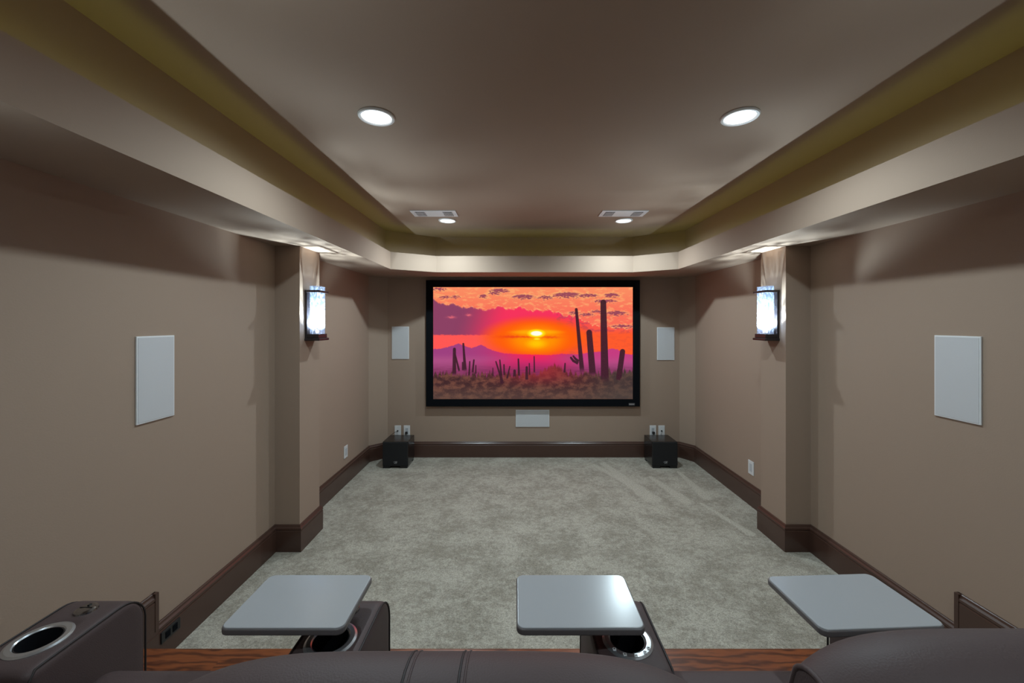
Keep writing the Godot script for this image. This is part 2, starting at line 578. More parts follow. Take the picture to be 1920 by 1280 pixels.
func build_shell() -> void:
	var top := EYE + CEIL + 0.12
	var mb := MB.new()
	prism(mb, [[WALL_L - 0.3, REAR - 0.2], [WALL_R + 0.3, REAR - 0.2], [WALL_R + 0.3, FRONT + 0.2], [WALL_L - 0.3, FRONT + 0.2]], -0.12, 0.0)
	var fl := setting("floor", "grey beige cut pile carpet with nap marks on the lower floor", "carpet")
	obj("carpet", mb, M.carpet, fl, "carpet")
	# walls
	for s in [["wall_left", WALL_L, -1.0, "taupe painted side wall with one pilaster"], ["wall_right", WALL_R, 1.0, "taupe painted side wall with one pilaster"]]:
		var w := setting(s[0])
		mb = MB.new()
		prism(mb, [[s[1], REAR - 0.15], [s[1], CORNER], [s[1] + s[2] * 0.15, CORNER + 0.1], [s[1] + s[2] * 0.15, REAR - 0.15]], 0.0, top)
		obj("wall_face", mb, M.wall_paint, w)
		mb = MB.new()
		bx(mb, s[1] + s[2] * 0.02, s[1] - s[2] * 0.172, -EYE, SOFFIT + 0.01, 2.78, 3.06)
		obj("pilaster", mb, M.wall_paint, w)
		mb = MB.new()
		bx(mb, s[1] + s[2] * 0.02, s[1] - s[2] * 0.172, -EYE + STEP, SOFFIT + 0.01, -0.14, 0.14)
		obj("pilaster", mb, M.wall_paint, w)
	var wf := setting("wall_front")
	mb = MB.new()
	prism(mb, [[-1.494, FRONT], [1.925, FRONT], [2.0, FRONT + 0.15], [-1.6, FRONT + 0.15]], 0.0, top)
	obj("wall_face", mb, M.wall_paint, wf)
	for s in [["wall_front_left", WALL_L, -1.494, -1.0], ["wall_front_right", WALL_R, 1.925, 1.0]]:
		var w := setting(s[0])
		mb = MB.new()
		prism(mb, [[s[1], CORNER], [s[2], FRONT], [s[2] + s[3] * 0.1, FRONT + 0.15], [s[1] + s[3] * 0.15, CORNER + 0.1]], 0.0, top)
		obj("wall_face", mb, M.wall_paint, w)
	var wr := setting("wall_rear")
	mb = MB.new()
	bx(mb, WALL_L - 0.15, WALL_R + 0.15, -EYE, top - EYE, REAR - 0.15, REAR)
	obj("wall_face", mb, M.wall_paint, wr)
	# ceiling with the soffit round it
	var ce := setting("ceiling")
	mb = MB.new()
	bx(mb, WALL_L - 0.15, WALL_R + 0.15, CEIL, CEIL + 0.12, REAR - 0.15, FRONT + 0.15)
	obj("ceiling_field", mb, M.wall_paint, ce)
	var lip := [[-1.23, -1.35], [-1.23, 3.97], [-0.825, 4.22], [1.235, 4.22], [1.61, 3.97], [1.61, -1.35], [1.235, -1.6], [-0.825, -1.6]]
	var rise := [[-1.345, -1.55], [-1.345, 4.172], [-0.896, 4.53], [1.32, 4.53], [1.765, 4.172], [1.765, -1.55], [1.32, -1.9], [-0.896, -1.9]]
	var outer := [[WALL_L - 0.02, REAR], [WALL_L - 0.02, CORNER], [-1.494, FRONT + 0.02], [1.925, FRONT + 0.02], [WALL_R + 0.02, CORNER], [WALL_R + 0.02, REAR], [1.925, REAR - 0.02], [-1.494, REAR - 0.02]]
	var loops := []
	var loops2 := []
	for i in 8:
		var l: Array = lip[i]
		var r: Array = rise[i]
		var o: Array = outer[i]
		var bk := [lerpf(l[0], r[0], 0.17), lerpf(l[1], r[1], 0.10)]
		loops.append(PackedVector3Array([P(o[0], SOFFIT, o[1]), P(l[0], SOFFIT, l[1]), P(l[0], LIP, l[1]), P(bk[0], LIP, bk[1]), P(bk[0], LEDGE, bk[1]), P(o[0], LEDGE, o[1])]))
		loops2.append(PackedVector3Array([P(r[0], LEDGE, r[1]), P(r[0], CEIL, r[1]), P(o[0], CEIL, o[1]), P(o[0], LEDGE, o[1])]))
	mb = MB.new()
	mb.loft(loops, false, false, -1, true)
	obj("soffit", mb, M.wall_paint, ce)
	mb = MB.new()
	mb.loft(loops2, false, false, -1, true)
	obj("cove_riser", mb, M.wall_paint, ce)
	# rope light lying in the cove, with the light it gives
	var rl := thing("rope_light", "yellow glowing rope light hidden behind the ceiling cove lip", "rope light", P(0.2, LEDGE, 4.3))
	mb = MB.new()
	var path := PackedVector3Array()
	var mid := []
	for i in 8:
		mid.append(Vector2(lerpf(lip[i][0], rise[i][0], 0.36), lerpf(lip[i][1], rise[i][1], 0.21)))
	for i in [0, 1, 2, 3, 4, 5]:
		path.append(P(mid[i].x, LEDGE + 0.012, mid[i].y))
	mb.tube(path, 0.009, 8)
	obj("glowing_tube", mb, M.rope_glow, rl)
	for i in 5:
		var a: Vector2 = mid[i]
		var b: Vector2 = mid[i + 1]
		var al := AreaLight3D.new()
		al.name = "rope_glow_light"
		al.area_size = Vector2((b - a).length() - 0.03, 0.02)
		al.area_normalize_energy = false
		al.light_color = Color(0.76, 0.87, 0.36)
		al.light_energy = ROPE
		al.shadow_enabled = true
		al.area_range = 12.0
		add_child(al, true)
		var dir := Vector3(b.x - a.x, 0, -(b.y - a.y)).normalized()
		# shines upwards (its -z axis points up)
		al.transform = Transform3D(Basis(dir, Vector3.DOWN.cross(dir), Vector3.DOWN), P((a.x + b.x) / 2, LEDGE + 0.024, (a.y + b.y) / 2))
	build_platform()
	build_baseboards()


const ROPE := 1.0

func build_platform() -> void:
	var pf := setting("floor_platform", "carpeted seating platform with an oak nosing along its edge", "platform")
	var mb := MB.new()
	bx(mb, WALL_L + 0.002, WALL_R - 0.002, -EYE + 0.001, -EYE + STEP, REAR + 0.002, 1.64)
	obj("platform_carpet", mb, M.carpet, pf, "carpet")
	mb = MB.new()
	sl(mb, WALL_L + 0.022, WALL_R - 0.022, -EYE + STEP - 0.028, -EYE + STEP + 0.002, 1.64, 1.767, 0.008)
	obj("oak_nosing", mb, M.oak, pf)
	mb = MB.new()
	bx(mb, WALL_L + 0.022, WALL_R - 0.022, -EYE + 0.001, -EYE + STEP - 0.028, 1.64, 1.742)
	obj("step_face", mb, M.brown_trim, pf)


# sweeps the skirting profile along a wall line; out is the side of the path the room lies on
func skirting(mb: MB, path: Array, y0: float, h: float, out: float) -> void:
	var prof := [[0.0, 0.0], [0.019, 0.0], [0.019, h - 0.042], [0.0165, h - 0.036], [0.020, h - 0.030], [0.019, h - 0.020], [0.012, h - 0.012], [0.009, h - 0.003], [0.006, h], [0.0, h]]
	var loops := []
	for i in path.size():
		var p := Vector2(path[i][0], path[i][1])
		var a := Vector2.ZERO
		var b := Vector2.ZERO
		if i > 0:
			a = (p - Vector2(path[i - 1][0], path[i - 1][1])).normalized()
		if i < path.size() - 1:
			b = (Vector2(path[i + 1][0], path[i + 1][1]) - p).normalized()
		if i == 0:
			a = b
		if i == path.size() - 1:
			b = a
		var na := Vector2(a.y, -a.x) * out
		var nb := Vector2(b.y, -b.x) * out
		var n := (na + nb).normalized()
		n /= maxf(n.dot(na), 0.3)
		var lp := PackedVector3Array()
		for q in prof:
			var s: Vector2 = p + n * q[0]
			lp.append(Vector3(s.x, y0 + q[1], -s.y))
		loops.append(lp)
	mb.loft(loops, true, true, -1)


func build_baseboards() -> void:
	var h := 0.182
	for s in [["baseboard_left", WALL_L, 1.0], ["baseboard_right", WALL_R, -1.0]]:
		var b := setting(s[0])
		var x: float = s[1]
		var k: float = s[2]
		var mb := MB.new()
		skirting(mb, [[x, 1.767], [x, 2.78], [x + k * 0.172, 2.78], [x + k * 0.172, 3.06], [x, 3.06], [x, CORNER]], 0.0, h, k)
		obj("lower_skirting", mb, M.brown_trim, b)
		mb = MB.new()
		skirting(mb, [[x, REAR], [x, -0.14], [x + k * 0.172, -0.14], [x + k * 0.172, 0.14], [x, 0.14], [x, 1.853]], STEP, h + 0.008, k)
		obj("platform_skirting", mb, M.brown_trim, b)
		mb = MB.new()
		bx(mb, x, x + k * 0.021, -EYE + h - 0.02, -EYE + STEP + h + 0.008, 1.835, 1.853)
		obj("skirting_end", mb, M.brown_trim, b)
	var f := setting("baseboard_front")
	var mb := MB.new()
	skirting(mb, [[WALL_L, CORNER], [-1.494, FRONT], [1.925, FRONT], [WALL_R, CORNER]], 0.0, h, 1.0)
	obj("front_skirting", mb, M.brown_trim, f)


# ------------------------------------------------------------------ lamps
const DOWN := 1.2
const SCONCE := 3.1

func downlight(x: float, d: float, label: String, dim := 1.0) -> void:
	var t := thing("recessed_downlight", label, "downlight", P(x, CEIL, d), "recessed ceiling downlights")
	var c := P(x, CEIL, d)
	var mb := MB.new()
	mb.lathe(c, [[0.066, 0.0], [0.083, 0.0], [0.083, -0.004], [0.079, -0.009], [0.070, -0.009], [0.066, -0.004]], 40, true)
	obj("trim_ring", mb, M.trim_white, t)
	mb = MB.new()
	mb.lathe(c, [[0.0, -0.0005], [0.067, -0.0005], [0.067, -0.004], [0.040, -0.006], [0.0, -0.0065]], 40, false)
	obj("lens", mb, M.lens_glow, t)
	var l := SpotLight3D.new()
	l.name = "downlight_beam"
	l.position = Vector3(0, -0.03, 0)
	l.rotation = Vector3(-PI / 2, 0, 0)
	l.light_color = Color(0.875, 0.965, 1.0)
	l.light_energy = DOWN * dim
	l.light_size = 0.025
	l.spot_angle = 86.0
	l.spot_angle_attenuation = 0.85
	l.spot_range = 12.0
	l.spot_attenuation = 2.0
	l.shadow_enabled = true
	t.add_child(l, true)


func sconce(face: float, k: float, dm: float, label: String) -> void:
	# face: x of the pilaster, k: direction into the room
	var d0 := dm - 0.07
	var d1 := dm + 0.07
	var t := thing("wall_sconce", label, "wall light", P(face, -0.124, dm), "wall sconces on the pilasters")
	var mb := MB.new()
	sl(mb, face, face + k * 0.016, -0.12, 0.232, d0, d1, 0.004, 0)
	obj("back_plate", mb, M.bronze, t)
	mb = MB.new()
	sl(mb, face, face + k * 0.106, -0.127, -0.110, d0 - 0.006, d1 + 0.006, 0.004)
	obj("base_plate", mb, M.bronze, t)
	mb = MB.new()
	sl(mb, face + k * 0.012, face + k * 0.096, -0.110, -0.080, d0 + 0.004, d1 - 0.004, 0.004)
	obj("base_cup", mb, M.bronze, t)
	# band that holds the glass near its top: front bar and two side bars
	mb = MB.new()
	sl(mb, face + k * 0.094, face + k * 0.104, 0.216, 0.232, d0 - 0.003, d1 + 0.003, 0.003)
	sl(mb, face, face + k * 0.104, 0.216, 0.232, d0 - 0.003, d0 + 0.006, 0.003)
	sl(mb, face, face + k * 0.104, 0.216, 0.232, d1 - 0.006, d1 + 0.003, 0.003)
	obj("band", mb, M.bronze, t)
	# glass: an open tube of rounded square section
	mb = MB.new()
	var x0 := minf(face + k * 0.024, face + k * 0.090)
	var x1 := maxf(face + k * 0.024, face + k * 0.090)
	var loops := []
	for e in [[0.0, -0.080], [0.0, 0.262], [0.004, 0.262], [0.004, -0.080]]:
		var lp := PackedVector3Array()
		for p in MB.round_rect(x0 + e[0], -d1 + 0.012 + e[0], x1 - e[0], -d0 - 0.012 - e[0], 0.016 - e[0], 5):
			lp.append(Vector3(p.x, EYE + e[1], p.y))
		loops.append(lp)
	mb.loft(loops, false, false, -1, true)
	obj("glass_shade", mb, M.seeded_glass, t, "shade", P(face + k * 0.057, 0.0, dm))
	mb = MB.new()
	var bc := P(face + k * 0.057, 0.0, dm)
	mb.lathe(bc, [[0.0, -0.075], [0.016, -0.075], [0.018, -0.05], [0.024, -0.02], [0.025, 0.01], [0.020, 0.035], [0.010, 0.045], [0.0, 0.047]], 20, false, 1)
	obj("bulb", mb, M.bulb_glow, t)
	# the lamp stands in the base cup and shines up through the glass
	var l := SpotLight3D.new()
	l.name = "sconce_glow"
	l.position = bc + Vector3(0, -0.055, 0) - t.position
	l.rotation = Vector3(PI / 2, 0, 0)
	l.light_color = Color(0.875, 0.965, 1.0)
	l.light_energy = SCONCE
	l.light_size = 0.01
	l.spot_angle = 68.0
	l.spot_angle_attenuation = 0.45
	l.spot_range = 12.0
	l.spot_attenuation = 2.0
	l.shadow_enabled = true
	t.add_child(l, true)


# ------------------------------------------------------------------ wall and ceiling fittings
func front_speaker(x0: float, x1: float, r0: float, r1: float, label: String) -> void:
	var t := thing("wall_speaker", label, "speaker", P((x0 + x1) / 2, r0, FRONT), "flush white wall speakers")
	var mb := MB.new()
	sl(mb, x0, x1, r0, r1, FRONT - 0.008, FRONT, 0.002, 2)
	obj("frame", mb, M.speaker_frame, t)
	mb = MB.new()
	sl(mb, x0 + 0.006, x1 - 0.006, r0 + 0.006, r1 - 0.006, FRONT - 0.0095, FRONT - 0.004, 0.001, 2)
	obj("grille", mb, M.speaker_white, t)


func side_speaker(wall: float, k: float, label: String) -> void:
	var t := thing("wall_speaker", label, "speaker", P(wall, -0.448, 1.855), "flush white wall speakers")
	var mb := MB.new()
	sl(mb, wall, wall + k * 0.008, -0.448, -0.060, 1.757, 1.953, 0.002, 0)
	obj("frame", mb, M.speaker_frame, t)
	mb = MB.new()
	sl(mb, wall + k * 0.004, wall + k * 0.0095, -0.442, -0.066, 1.763, 1.947, 0.001, 0)
	obj("grille", mb, M.speaker_white, t)


# style 0 blank cover, 1 duplex socket, 2 one jack; along the front wall
func front_plate(x: float, style: int, label: String, group: String) -> void:
	var r := -1.262
	var t := thing("wall_plate", label, "wall plate", P(x, r - 0.06, FRONT), group)
	var mb := MB.new()
	sl(mb, x - 0.037, x + 0.037, r - 0.06, r + 0.06, FRONT - 0.006, FRONT, 0.002, 2)
	obj("plate", mb, M.plate_white, t)
	mb = MB.new()
	if style == 1:
		sl(mb, x - 0.017, x + 0.017, r - 0.034, r + 0.034, FRONT - 0.008, FRONT - 0.004, 0.002, 2)
		obj("socket_face", mb, M.socket_grey, t)
		mb = MB.new()
		for s in [-0.007, 0.007]:
			bx(mb, x + s - 0.0012, x + s + 0.0012, r + 0.014, r + 0.022, FRONT - 0.0086, FRONT - 0.007)
		obj("slots", mb, M.slot_dark, t)
	else:
		sl(mb, x - 0.003, x + 0.003, r + 0.038, r + 0.044, FRONT - 0.0075, FRONT - 0.005, 0.001, 2)
		obj("screw", mb, M.socket_grey, t)
		mb = MB.new()
		sl(mb, x - 0.003, x + 0.003, r - 0.044, r - 0.038, FRONT - 0.0075, FRONT - 0.005, 0.001, 2)
		obj("screw", mb, M.socket_grey, t)
		mb = MB.new()
		bx(mb, x - 0.007, x + 0.007, r - 0.012, r + 0.006, FRONT - 0.008, FRONT - 0.005)
		obj("jack", mb, M.slot_dark, t)


func side_plate(wall: float, k: float, d: float, r: float, label: String) -> void:
	var t := thing("wall_plate", label, "wall plate", P(wall, r - 0.058, d), "plain plates on the side walls")
	var mb := MB.new()
	sl(mb, wall, wall + k * 0.006, r - 0.059, r + 0.059, d - 0.040, d + 0.040, 0.002, 0)
	obj("plate", mb, M.plate_white, t)
	mb = MB.new()
	sl(mb, wall + k * 0.004, wall + k * 0.0075, r - 0.034, r + 0.034, d - 0.018, d + 0.018, 0.001, 0)
	obj("insert", mb, M.socket_grey, t)


func subwoofer(x0: float, x1: float, label: String) -> void:
	var d0 := 4.347
	var d1 := 4.63
	var t := thing("subwoofer", label, "subwoofer", P((x0 + x1) / 2, -EYE, (d0 + d1) / 2), "black cube subwoofers")
	var mb := MB.new()
	sl(mb, x0, x1, -EYE + 0.022, -EYE + 0.285, d0 + 0.014, d1, 0.005)
	obj("cabinet", mb, M.subwoofer_cabinet, t)
	mb = MB.new()
	sl(mb, x0 + 0.003, x1 - 0.003, -EYE + 0.024, -EYE + 0.282, d0, d0 + 0.016, 0.006, 2, 0.012)
	obj("grille", mb, M.subwoofer_cloth, t)
	for fx in [x0 + 0.006, x1 - 0.086]:
		for fd in [d0 + 0.004, d1 - 0.05]:
			mb = MB.new()
			sl(mb, fx, fx + 0.080, -EYE, -EYE + 0.024, fd, fd + 0.045, 0.003)
			obj("foot", mb, M.black_plastic, t)
	# small silver emblem low on the grille
	mb = MB.new()
	var c := P((x0 + x1) / 2 + 0.004, -EYE + 0.062, d0 - 0.001)
	for s in [[-0.022, 0.006, 0.002, 0.014], [-0.012, -0.008, 0.012, 0.010], [0.0, 0.013, 0.016, -0.010], [-0.014, 0.0, 0.008, -0.010], [0.004, 0.004, 0.022, 0.006], [0.006, 0.012, 0.020, 0.014]]:
		mb.tube(PackedVector3Array([c + Vector3(s[0], s[1], 0), c + Vector3((s[0] + s[2]) / 2, (s[1] + s[3]) / 2 + 0.002, 0.0005), c + Vector3(s[2], s[3], 0)]), 0.0014, 6)
	obj("emblem", mb, M.emblem_grey, t)


func curve(pts: Array, n := 20) -> PackedVector3Array:
	var c := Curve3D.new()
	for i in pts.size():
		var a: Vector3 = pts[maxi(i - 1, 0)]
		var b: Vector3 = pts[mini(i + 1, pts.size() - 1)]
		var h := (b - a) / 6.0
		c.add_point(pts[i], -h, h)
	var out := PackedVector3Array()
	for i in n + 1:
		out.append(c.sample_baked(c.get_baked_length() * i / n, true))
	return out


func power_cord(x: float, sx: float, label: String) -> void:
	var r := -1.282
	var t := thing("power_cord", label, "power cord", P(x, r, FRONT - 0.01), "black cords behind the subwoofers")
	var mb := MB.new()
	sl(mb, x - 0.014, x + 0.014, r - 0.013, r + 0.013, FRONT - 0.036, FRONT - 0.0085, 0.005, 2)
	obj("plug", mb, M.black_plastic, t)
	mb = MB.new()
	mb.tube(curve([P(x, r, FRONT - 0.034), P(x, r - 0.03, FRONT - 0.045), P(x + sx * 0.3, r - 0.13, FRONT - 0.05), P(x + sx, -EYE + 0.10, 4.652), P(x + sx, -EYE + 0.08, 4.632)]), 0.0035, 8)
	obj("cord", mb, M.black_plastic, t)


func audio_cable(x: float, sx: float, over: float, label: String) -> void:
	var r := -1.265
	var t := thing("audio_cable", label, "cable", P(x, r, FRONT - 0.01), "thin black cables behind the subwoofers")
	var mb := MB.new()
	mb.tube(PackedVector3Array([P(x, r, FRONT - 0.006), P(x, r, FRONT - 0.016), P(x, r, FRONT - 0.026)]), 0.005, 8)
	obj("connector", mb, M.black_plastic, t)
	mb = MB.new()
	mb.tube(curve([P(x, r, FRONT - 0.024), P(x + over * 0.02, r - 0.004, FRONT - 0.034), P(x + over * 0.075, r - 0.05, FRONT - 0.04), P(x + over * 0.085, r - 0.12, FRONT - 0.045), P(x + sx, -EYE + 0.15, 4.655), P(x + sx, -EYE + 0.14, 4.632)], 28), 0.0024, 8)
	obj("cable_run", mb, M.black_plastic, t)


func air_vent(x0: float, x1: float, label: String) -> void:
	var d0 := 3.435
	var d1 := 3.622
	var t := thing("air_vent", label, "air vent", P((x0 + x1) / 2, CEIL, (d0 + d1) / 2), "ceiling air vents")
	var mb := MB.new()
	sl(mb, x0, x1, CEIL - 0.007, CEIL, d0, d1, 0.003)
	obj("cover", mb, M.vent_white, t)
	for g in [x0 + 0.036, x1 - 0.036 - 0.082]:
		mb = MB.new()
		bx(mb, g, g + 0.082, CEIL - 0.0085, CEIL - 0.003, d0 + 0.030, d1 - 0.030)
		var o := obj("louvre_opening", mb, M.vent_inside, t)
		mb = MB.new()
		for i in 7:
			var sx: float = g + 0.004 + i * 0.012
			sl(mb, sx, sx + 0.004, CEIL - 0.012, CEIL - 0.006, d0 + 0.030, d1 - 0.030, 0.001)
		for i in 2:
			var dd := d0 + 0.068 + i * 0.05
			sl(mb, g, g + 0.082, CEIL - 0.011, CEIL - 0.006, dd, dd + 0.003, 0.001)
		obj("louvre_blades", mb, M.vent_white, o)
	for e in [x0 + 0.016, x1 - 0.016]:
		mb = MB.new()
		mb.lathe(P(e, CEIL, (d0 + d1) / 2), [[0.0, -0.0095], [0.003, -0.0095], [0.004, -0.006], [0.0, -0.006]], 10, false)
		obj("screw", mb, M.socket_grey, t)


func build_screen() -> void:
	var t := thing("projection_screen", "wide projection screen in a black frame showing a red desert sunset", "screen", P(0.205, -0.969, FRONT))
	var x0 := -1.034
	var x1 := 1.444
	var r0 := -0.969
	var r1 := 0.494
	var f := 4.66
	var ix0 := -0.951
	var ix1 := 1.364
	var ir0 := -0.8827
	var ir1 := 0.4136
	# mitred frame: a loft of the bar section round the rectangle
	var sec := [[0.0, 0.06], [0.0, 0.004], [0.05, 0.0], [0.93, 0.0], [1.0, 0.006], [1.0, 0.06]]
	var loops := []
	for c in [[x0, r0, ix0, ir0], [x1, r0, ix1, ir0], [x1, r1, ix1, ir1], [x0, r1, ix0, ir1]]:
		var lp := PackedVector3Array()
		for s in sec:
			lp.append(P(lerpf(c[0], c[2], s[0]), lerpf(c[1], c[3], s[0]), f + s[1]))
		loops.append(lp)
	var mb := MB.new()
	mb.loft(loops, false, false, -1, true)
	obj("frame", mb, M.black_velvet, t)
	mb = MB.new()
	bx(mb, ix0 - 0.004, ix1 + 0.004, ir0 - 0.004, ir1 + 0.004, f + 0.012, f + 0.018)
	obj("picture", mb, M.projected_picture, t, "picture")
	mb = MB.new()
	sl(mb, 1.314, 1.384, -0.955, -0.929, f - 0.002, f + 0.004, 0.001, 2)
	var b := obj("badge", mb, M.badge_grey, t)
	mb = MB.new()
	for i in 6:
		bx(mb, 1.320 + i * 0.010, 1.326 + i * 0.010, -0.948, -0.936, f - 0.003, f)
	obj("badge_lines", mb, M.emblem_grey, b)
	var al := AreaLight3D.new()
	al.name = "picture_glow"
	al.area_size = Vector2(ix1 - ix0 - 0.05, ir1 - ir0 - 0.05)
	al.light_color = Color(1.0, 0.42, 0.26)
	al.light_energy = 0.015
	al.area_range = 12.0
	al.shadow_enabled = true
	add_child(al, true)
	al.transform = Transform3D(Basis(Vector3.LEFT, Vector3.UP, Vector3.FORWARD), P((ix0 + ix1) / 2, (ir0 + ir1) / 2, f - 0.01))
	al.rotation = Vector3(0, PI, 0)


# ------------------------------------------------------------------ recliners
const ARM := -0.85
const FOOT := -EYE + STEP

func arm_rest(t: Node3D, cx: float, chrome: bool, icons: bool) -> void:
	var hw := 0.093
	var d0 := 0.972
	var d1 := 1.29
	var cd := 1.077
	var cup := 0.045
	# plan points of the console: x offset from the middle, distance
	var n_side := 14
	var loops := []
	var levels := []
	var rf := 0.085
	for i in 3:
		levels.append(FOOT + 0.03 + (ARM - rf - FOOT - 0.03) * i / 2.0)
	for i in range(1, 11):
		levels.append(ARM - rf + rf * sin(i * PI / 20))
	for y in levels:
		var fi := 0.0
		var si := 0.0
		if y > ARM - rf:
			fi = rf * (1.0 - sqrt(maxf(0.0, 1.0 - pow((y - ARM + rf) / rf, 2))))
		var rs := 0.022
		if y > ARM - rs:
			si = rs * (1.0 - sqrt(maxf(0.0, 1.0 - pow((y - ARM + rs) / rs, 2))))
		loops.append(_plan(cx, y, hw - si, d0 + si, d1 - fi, 0.020))
	# across the top to the cup opening, then down into the arm
	var topl: PackedVector3Array = loops[-1]
	for e in [[0.5, 0.002], [1.0, 0.002]]:
		var lp := PackedVector3Array()
		for p in topl:
			var a := atan2(-p.z - cd, p.x - cx)
			var c := Vector3(cx + cos(a) * (cup + 0.004), EYE + ARM, -(cd + sin(a) * (cup + 0.004)))
			var q := p.lerp(c, e[0])
			q.y = EYE + ARM + (e[1] if e[0] < 1.0 else 0.0)
			lp.append(q)
		loops.append(lp)
	var well := PackedVector3Array()
	for p in loops[-1]:
		well.append(p + Vector3(0, -0.075, 0))
	loops.append(well)
	var mb := MB.new()
	mb.loft(loops, true, true, 1, false, 2)
	var arm := obj("armrest", mb, M.leather, t)
	# lower padded part towards the backrest
	mb = MB.new()
	mb.pillow(Vector3(cx - hw + 0.004, EYE + FOOT + 0.03, -(d0 - 0.003)), Vector3(cx + hw - 0.004, EYE + ARM - 0.035, -0.72), 0.02, 0.025, 0.006)
	obj("arm_pad", mb, M.leather, arm)
	# welt along both top edges and down the front
	for s in [-1.0, 1.0]:
		mb = MB.new()
		var path := PackedVector3Array()
		var ex: float = cx + s * (hw - 0.005)
		path.append(P(ex + s * 0.004, ARM - 0.22, d0 + 0.006))
		path.append(P(ex + s * 0.002, ARM - 0.03, d0 + 0.004))
		path.append(P(ex, ARM - 0.005, d0 + 0.022))
		for i in 9:
			path.append(P(ex, ARM - 0.004, lerpf(d0 + 0.05, d1 - rf, i / 8.0)))
		for i in range(1, 9):
			var a := i * PI / 16
			path.append(P(ex + s * 0.003 * i / 8.0, ARM - rf + (rf - 0.004) * cos(a), d1 - rf + (rf - 0.003) * sin(a)))
		path.append(P(ex + s * 0.003, FOOT + 0.04, d1 - 0.003))
		mb.tube(path, 0.0028, 6)
		obj("welt", mb, M.leather_seam, arm)
	# cup holder: rim and dark well
	var c := P(cx, ARM, cd)
	mb = MB.new()
	mb.lathe(c, [[cup, -0.004], [cup + 0.001, 0.003], [cup + 0.004, 0.006], [0.060, 0.006], [0.066, 0.003], [0.067, -0.001]], 48, true)
	var holder := obj("cup_holder", mb, M.silver if not chrome else M.silver, arm)
	mb = MB.new()
	mb.lathe(c, [[cup, 0.003], [cup - 0.0015, 0.003], [cup - 0.003, -0.066], [0.0, -0.066], [0.0, -0.070], [cup, -0.070]], 48, true)
	var wellm := obj("cup_well", mb, M.cup_black, arm)
	# round control near the front
	mb = MB.new()
	var cc := P(cx + 0.005, ARM, 1.190)
	mb.lathe(cc, [[0.0, 0.010], [0.020, 0.009], [0.026, 0.006], [0.028, 0.0], [0.0, 0.0]], 32, false)
	obj("control_button", mb, M.dark_chrome, arm)
	mb = MB.new()
	bx(mb, cx + 0.005 - 0.018, cx + 0.005 + 0.018, ARM + 0.009, ARM + 0.0108, 1.189, 1.191)
	bx(mb, cx + 0.005 - 0.003, cx + 0.005 + 0.003, ARM + 0.009, ARM + 0.012, 1.196, 1.204)
	obj("control_mark", mb, M.black_plastic, arm)
	if icons:
		for a in [-2.45, -1.95, -1.45, -0.95, -0.62]:
			mb = MB.new()
			var q := c + Vector3(cos(a) * 0.0565, 0, -sin(a) * 0.0565)
			mb.slab(q + Vector3(-0.0042, 0.0055, -0.0042), q + Vector3(0.0042, 0.0078, 0.0042), 0.001)
			obj("button", mb, M.speaker_frame, arm)
			mb = MB.new()
			mb.box(q + Vector3(-0.0022, 0.0074, -0.0016), q + Vector3(0.0022, 0.0081, 0.0016))
			obj("button_mark", mb, M.black_plastic, arm)


func _plan(cx: float, rel: float, hw: float, d0: float, d1: float, r: float) -> PackedVector3Array:
	var out := PackedVector3Array()
	var base := MB.round_rect(cx - hw, d0, cx + hw, d1, r, 4)
	# more points along the straight sides so that the top can run round the cup
	for i in base.size():
		var a := base[i]
		var b := base[(i + 1) % base.size()]
		var n := 1 if i % 5 != 4 else 14
		for k in n:
			var p := a.lerp(b, float(k) / n)
			out.append(P(p.x, rel, p.y))
	return out


func tray(t: Node3D, cx: float, x0: float, x1: float, turn: float) -> void:
	var y := -0.765
	var d0 := 1.008
	var d1 := 1.226
	var piv := P((x0 + x1) / 2, y, (d0 + d1) / 2)
	var mb := MB.new()
	mb.slab(P(x0, y - 0.020, d1), P(x1, y - 0.002, d0), 0.005, 0.020, 5)
	for i in mb.v.size():
		mb.v[i] = piv + (mb.v[i] - piv).rotated(Vector3.UP, turn)
	var tr := obj("tray_table", mb, M.tray_edge, t)
	mb = MB.new()
	mb.slab(P(x0 + 0.0025, y - 0.006, d1 - 0.0025), P(x1 - 0.0025, y, d0 + 0.0025), 0.0025, 0.019, 5)
	for i in mb.v.size():
		mb.v[i] = piv + (mb.v[i] - piv).rotated(Vector3.UP, turn)
	obj("tray_top", mb, M.tray_laminate, tr)
	# swivel post and bracket between arm and tray
	mb = MB.new()
	mb.lathe(P(cx - 0.062, 0, 1.185), [[0.0, ARM - 0.002], [0.016, ARM - 0.002], [0.016, ARM + 0.012], [0.010, ARM + 0.016], [0.010, y - 0.030], [0.0, y - 0.030]], 20, false)
	obj("swivel_post", mb, M.black_plastic, tr)
	mb = MB.new()
	sl(mb, cx - 0.095, cx - 0.035, y - 0.034, y - 0.019, 1.12, 1.215, 0.004)
	obj("bracket", mb, M.black_plastic, tr)


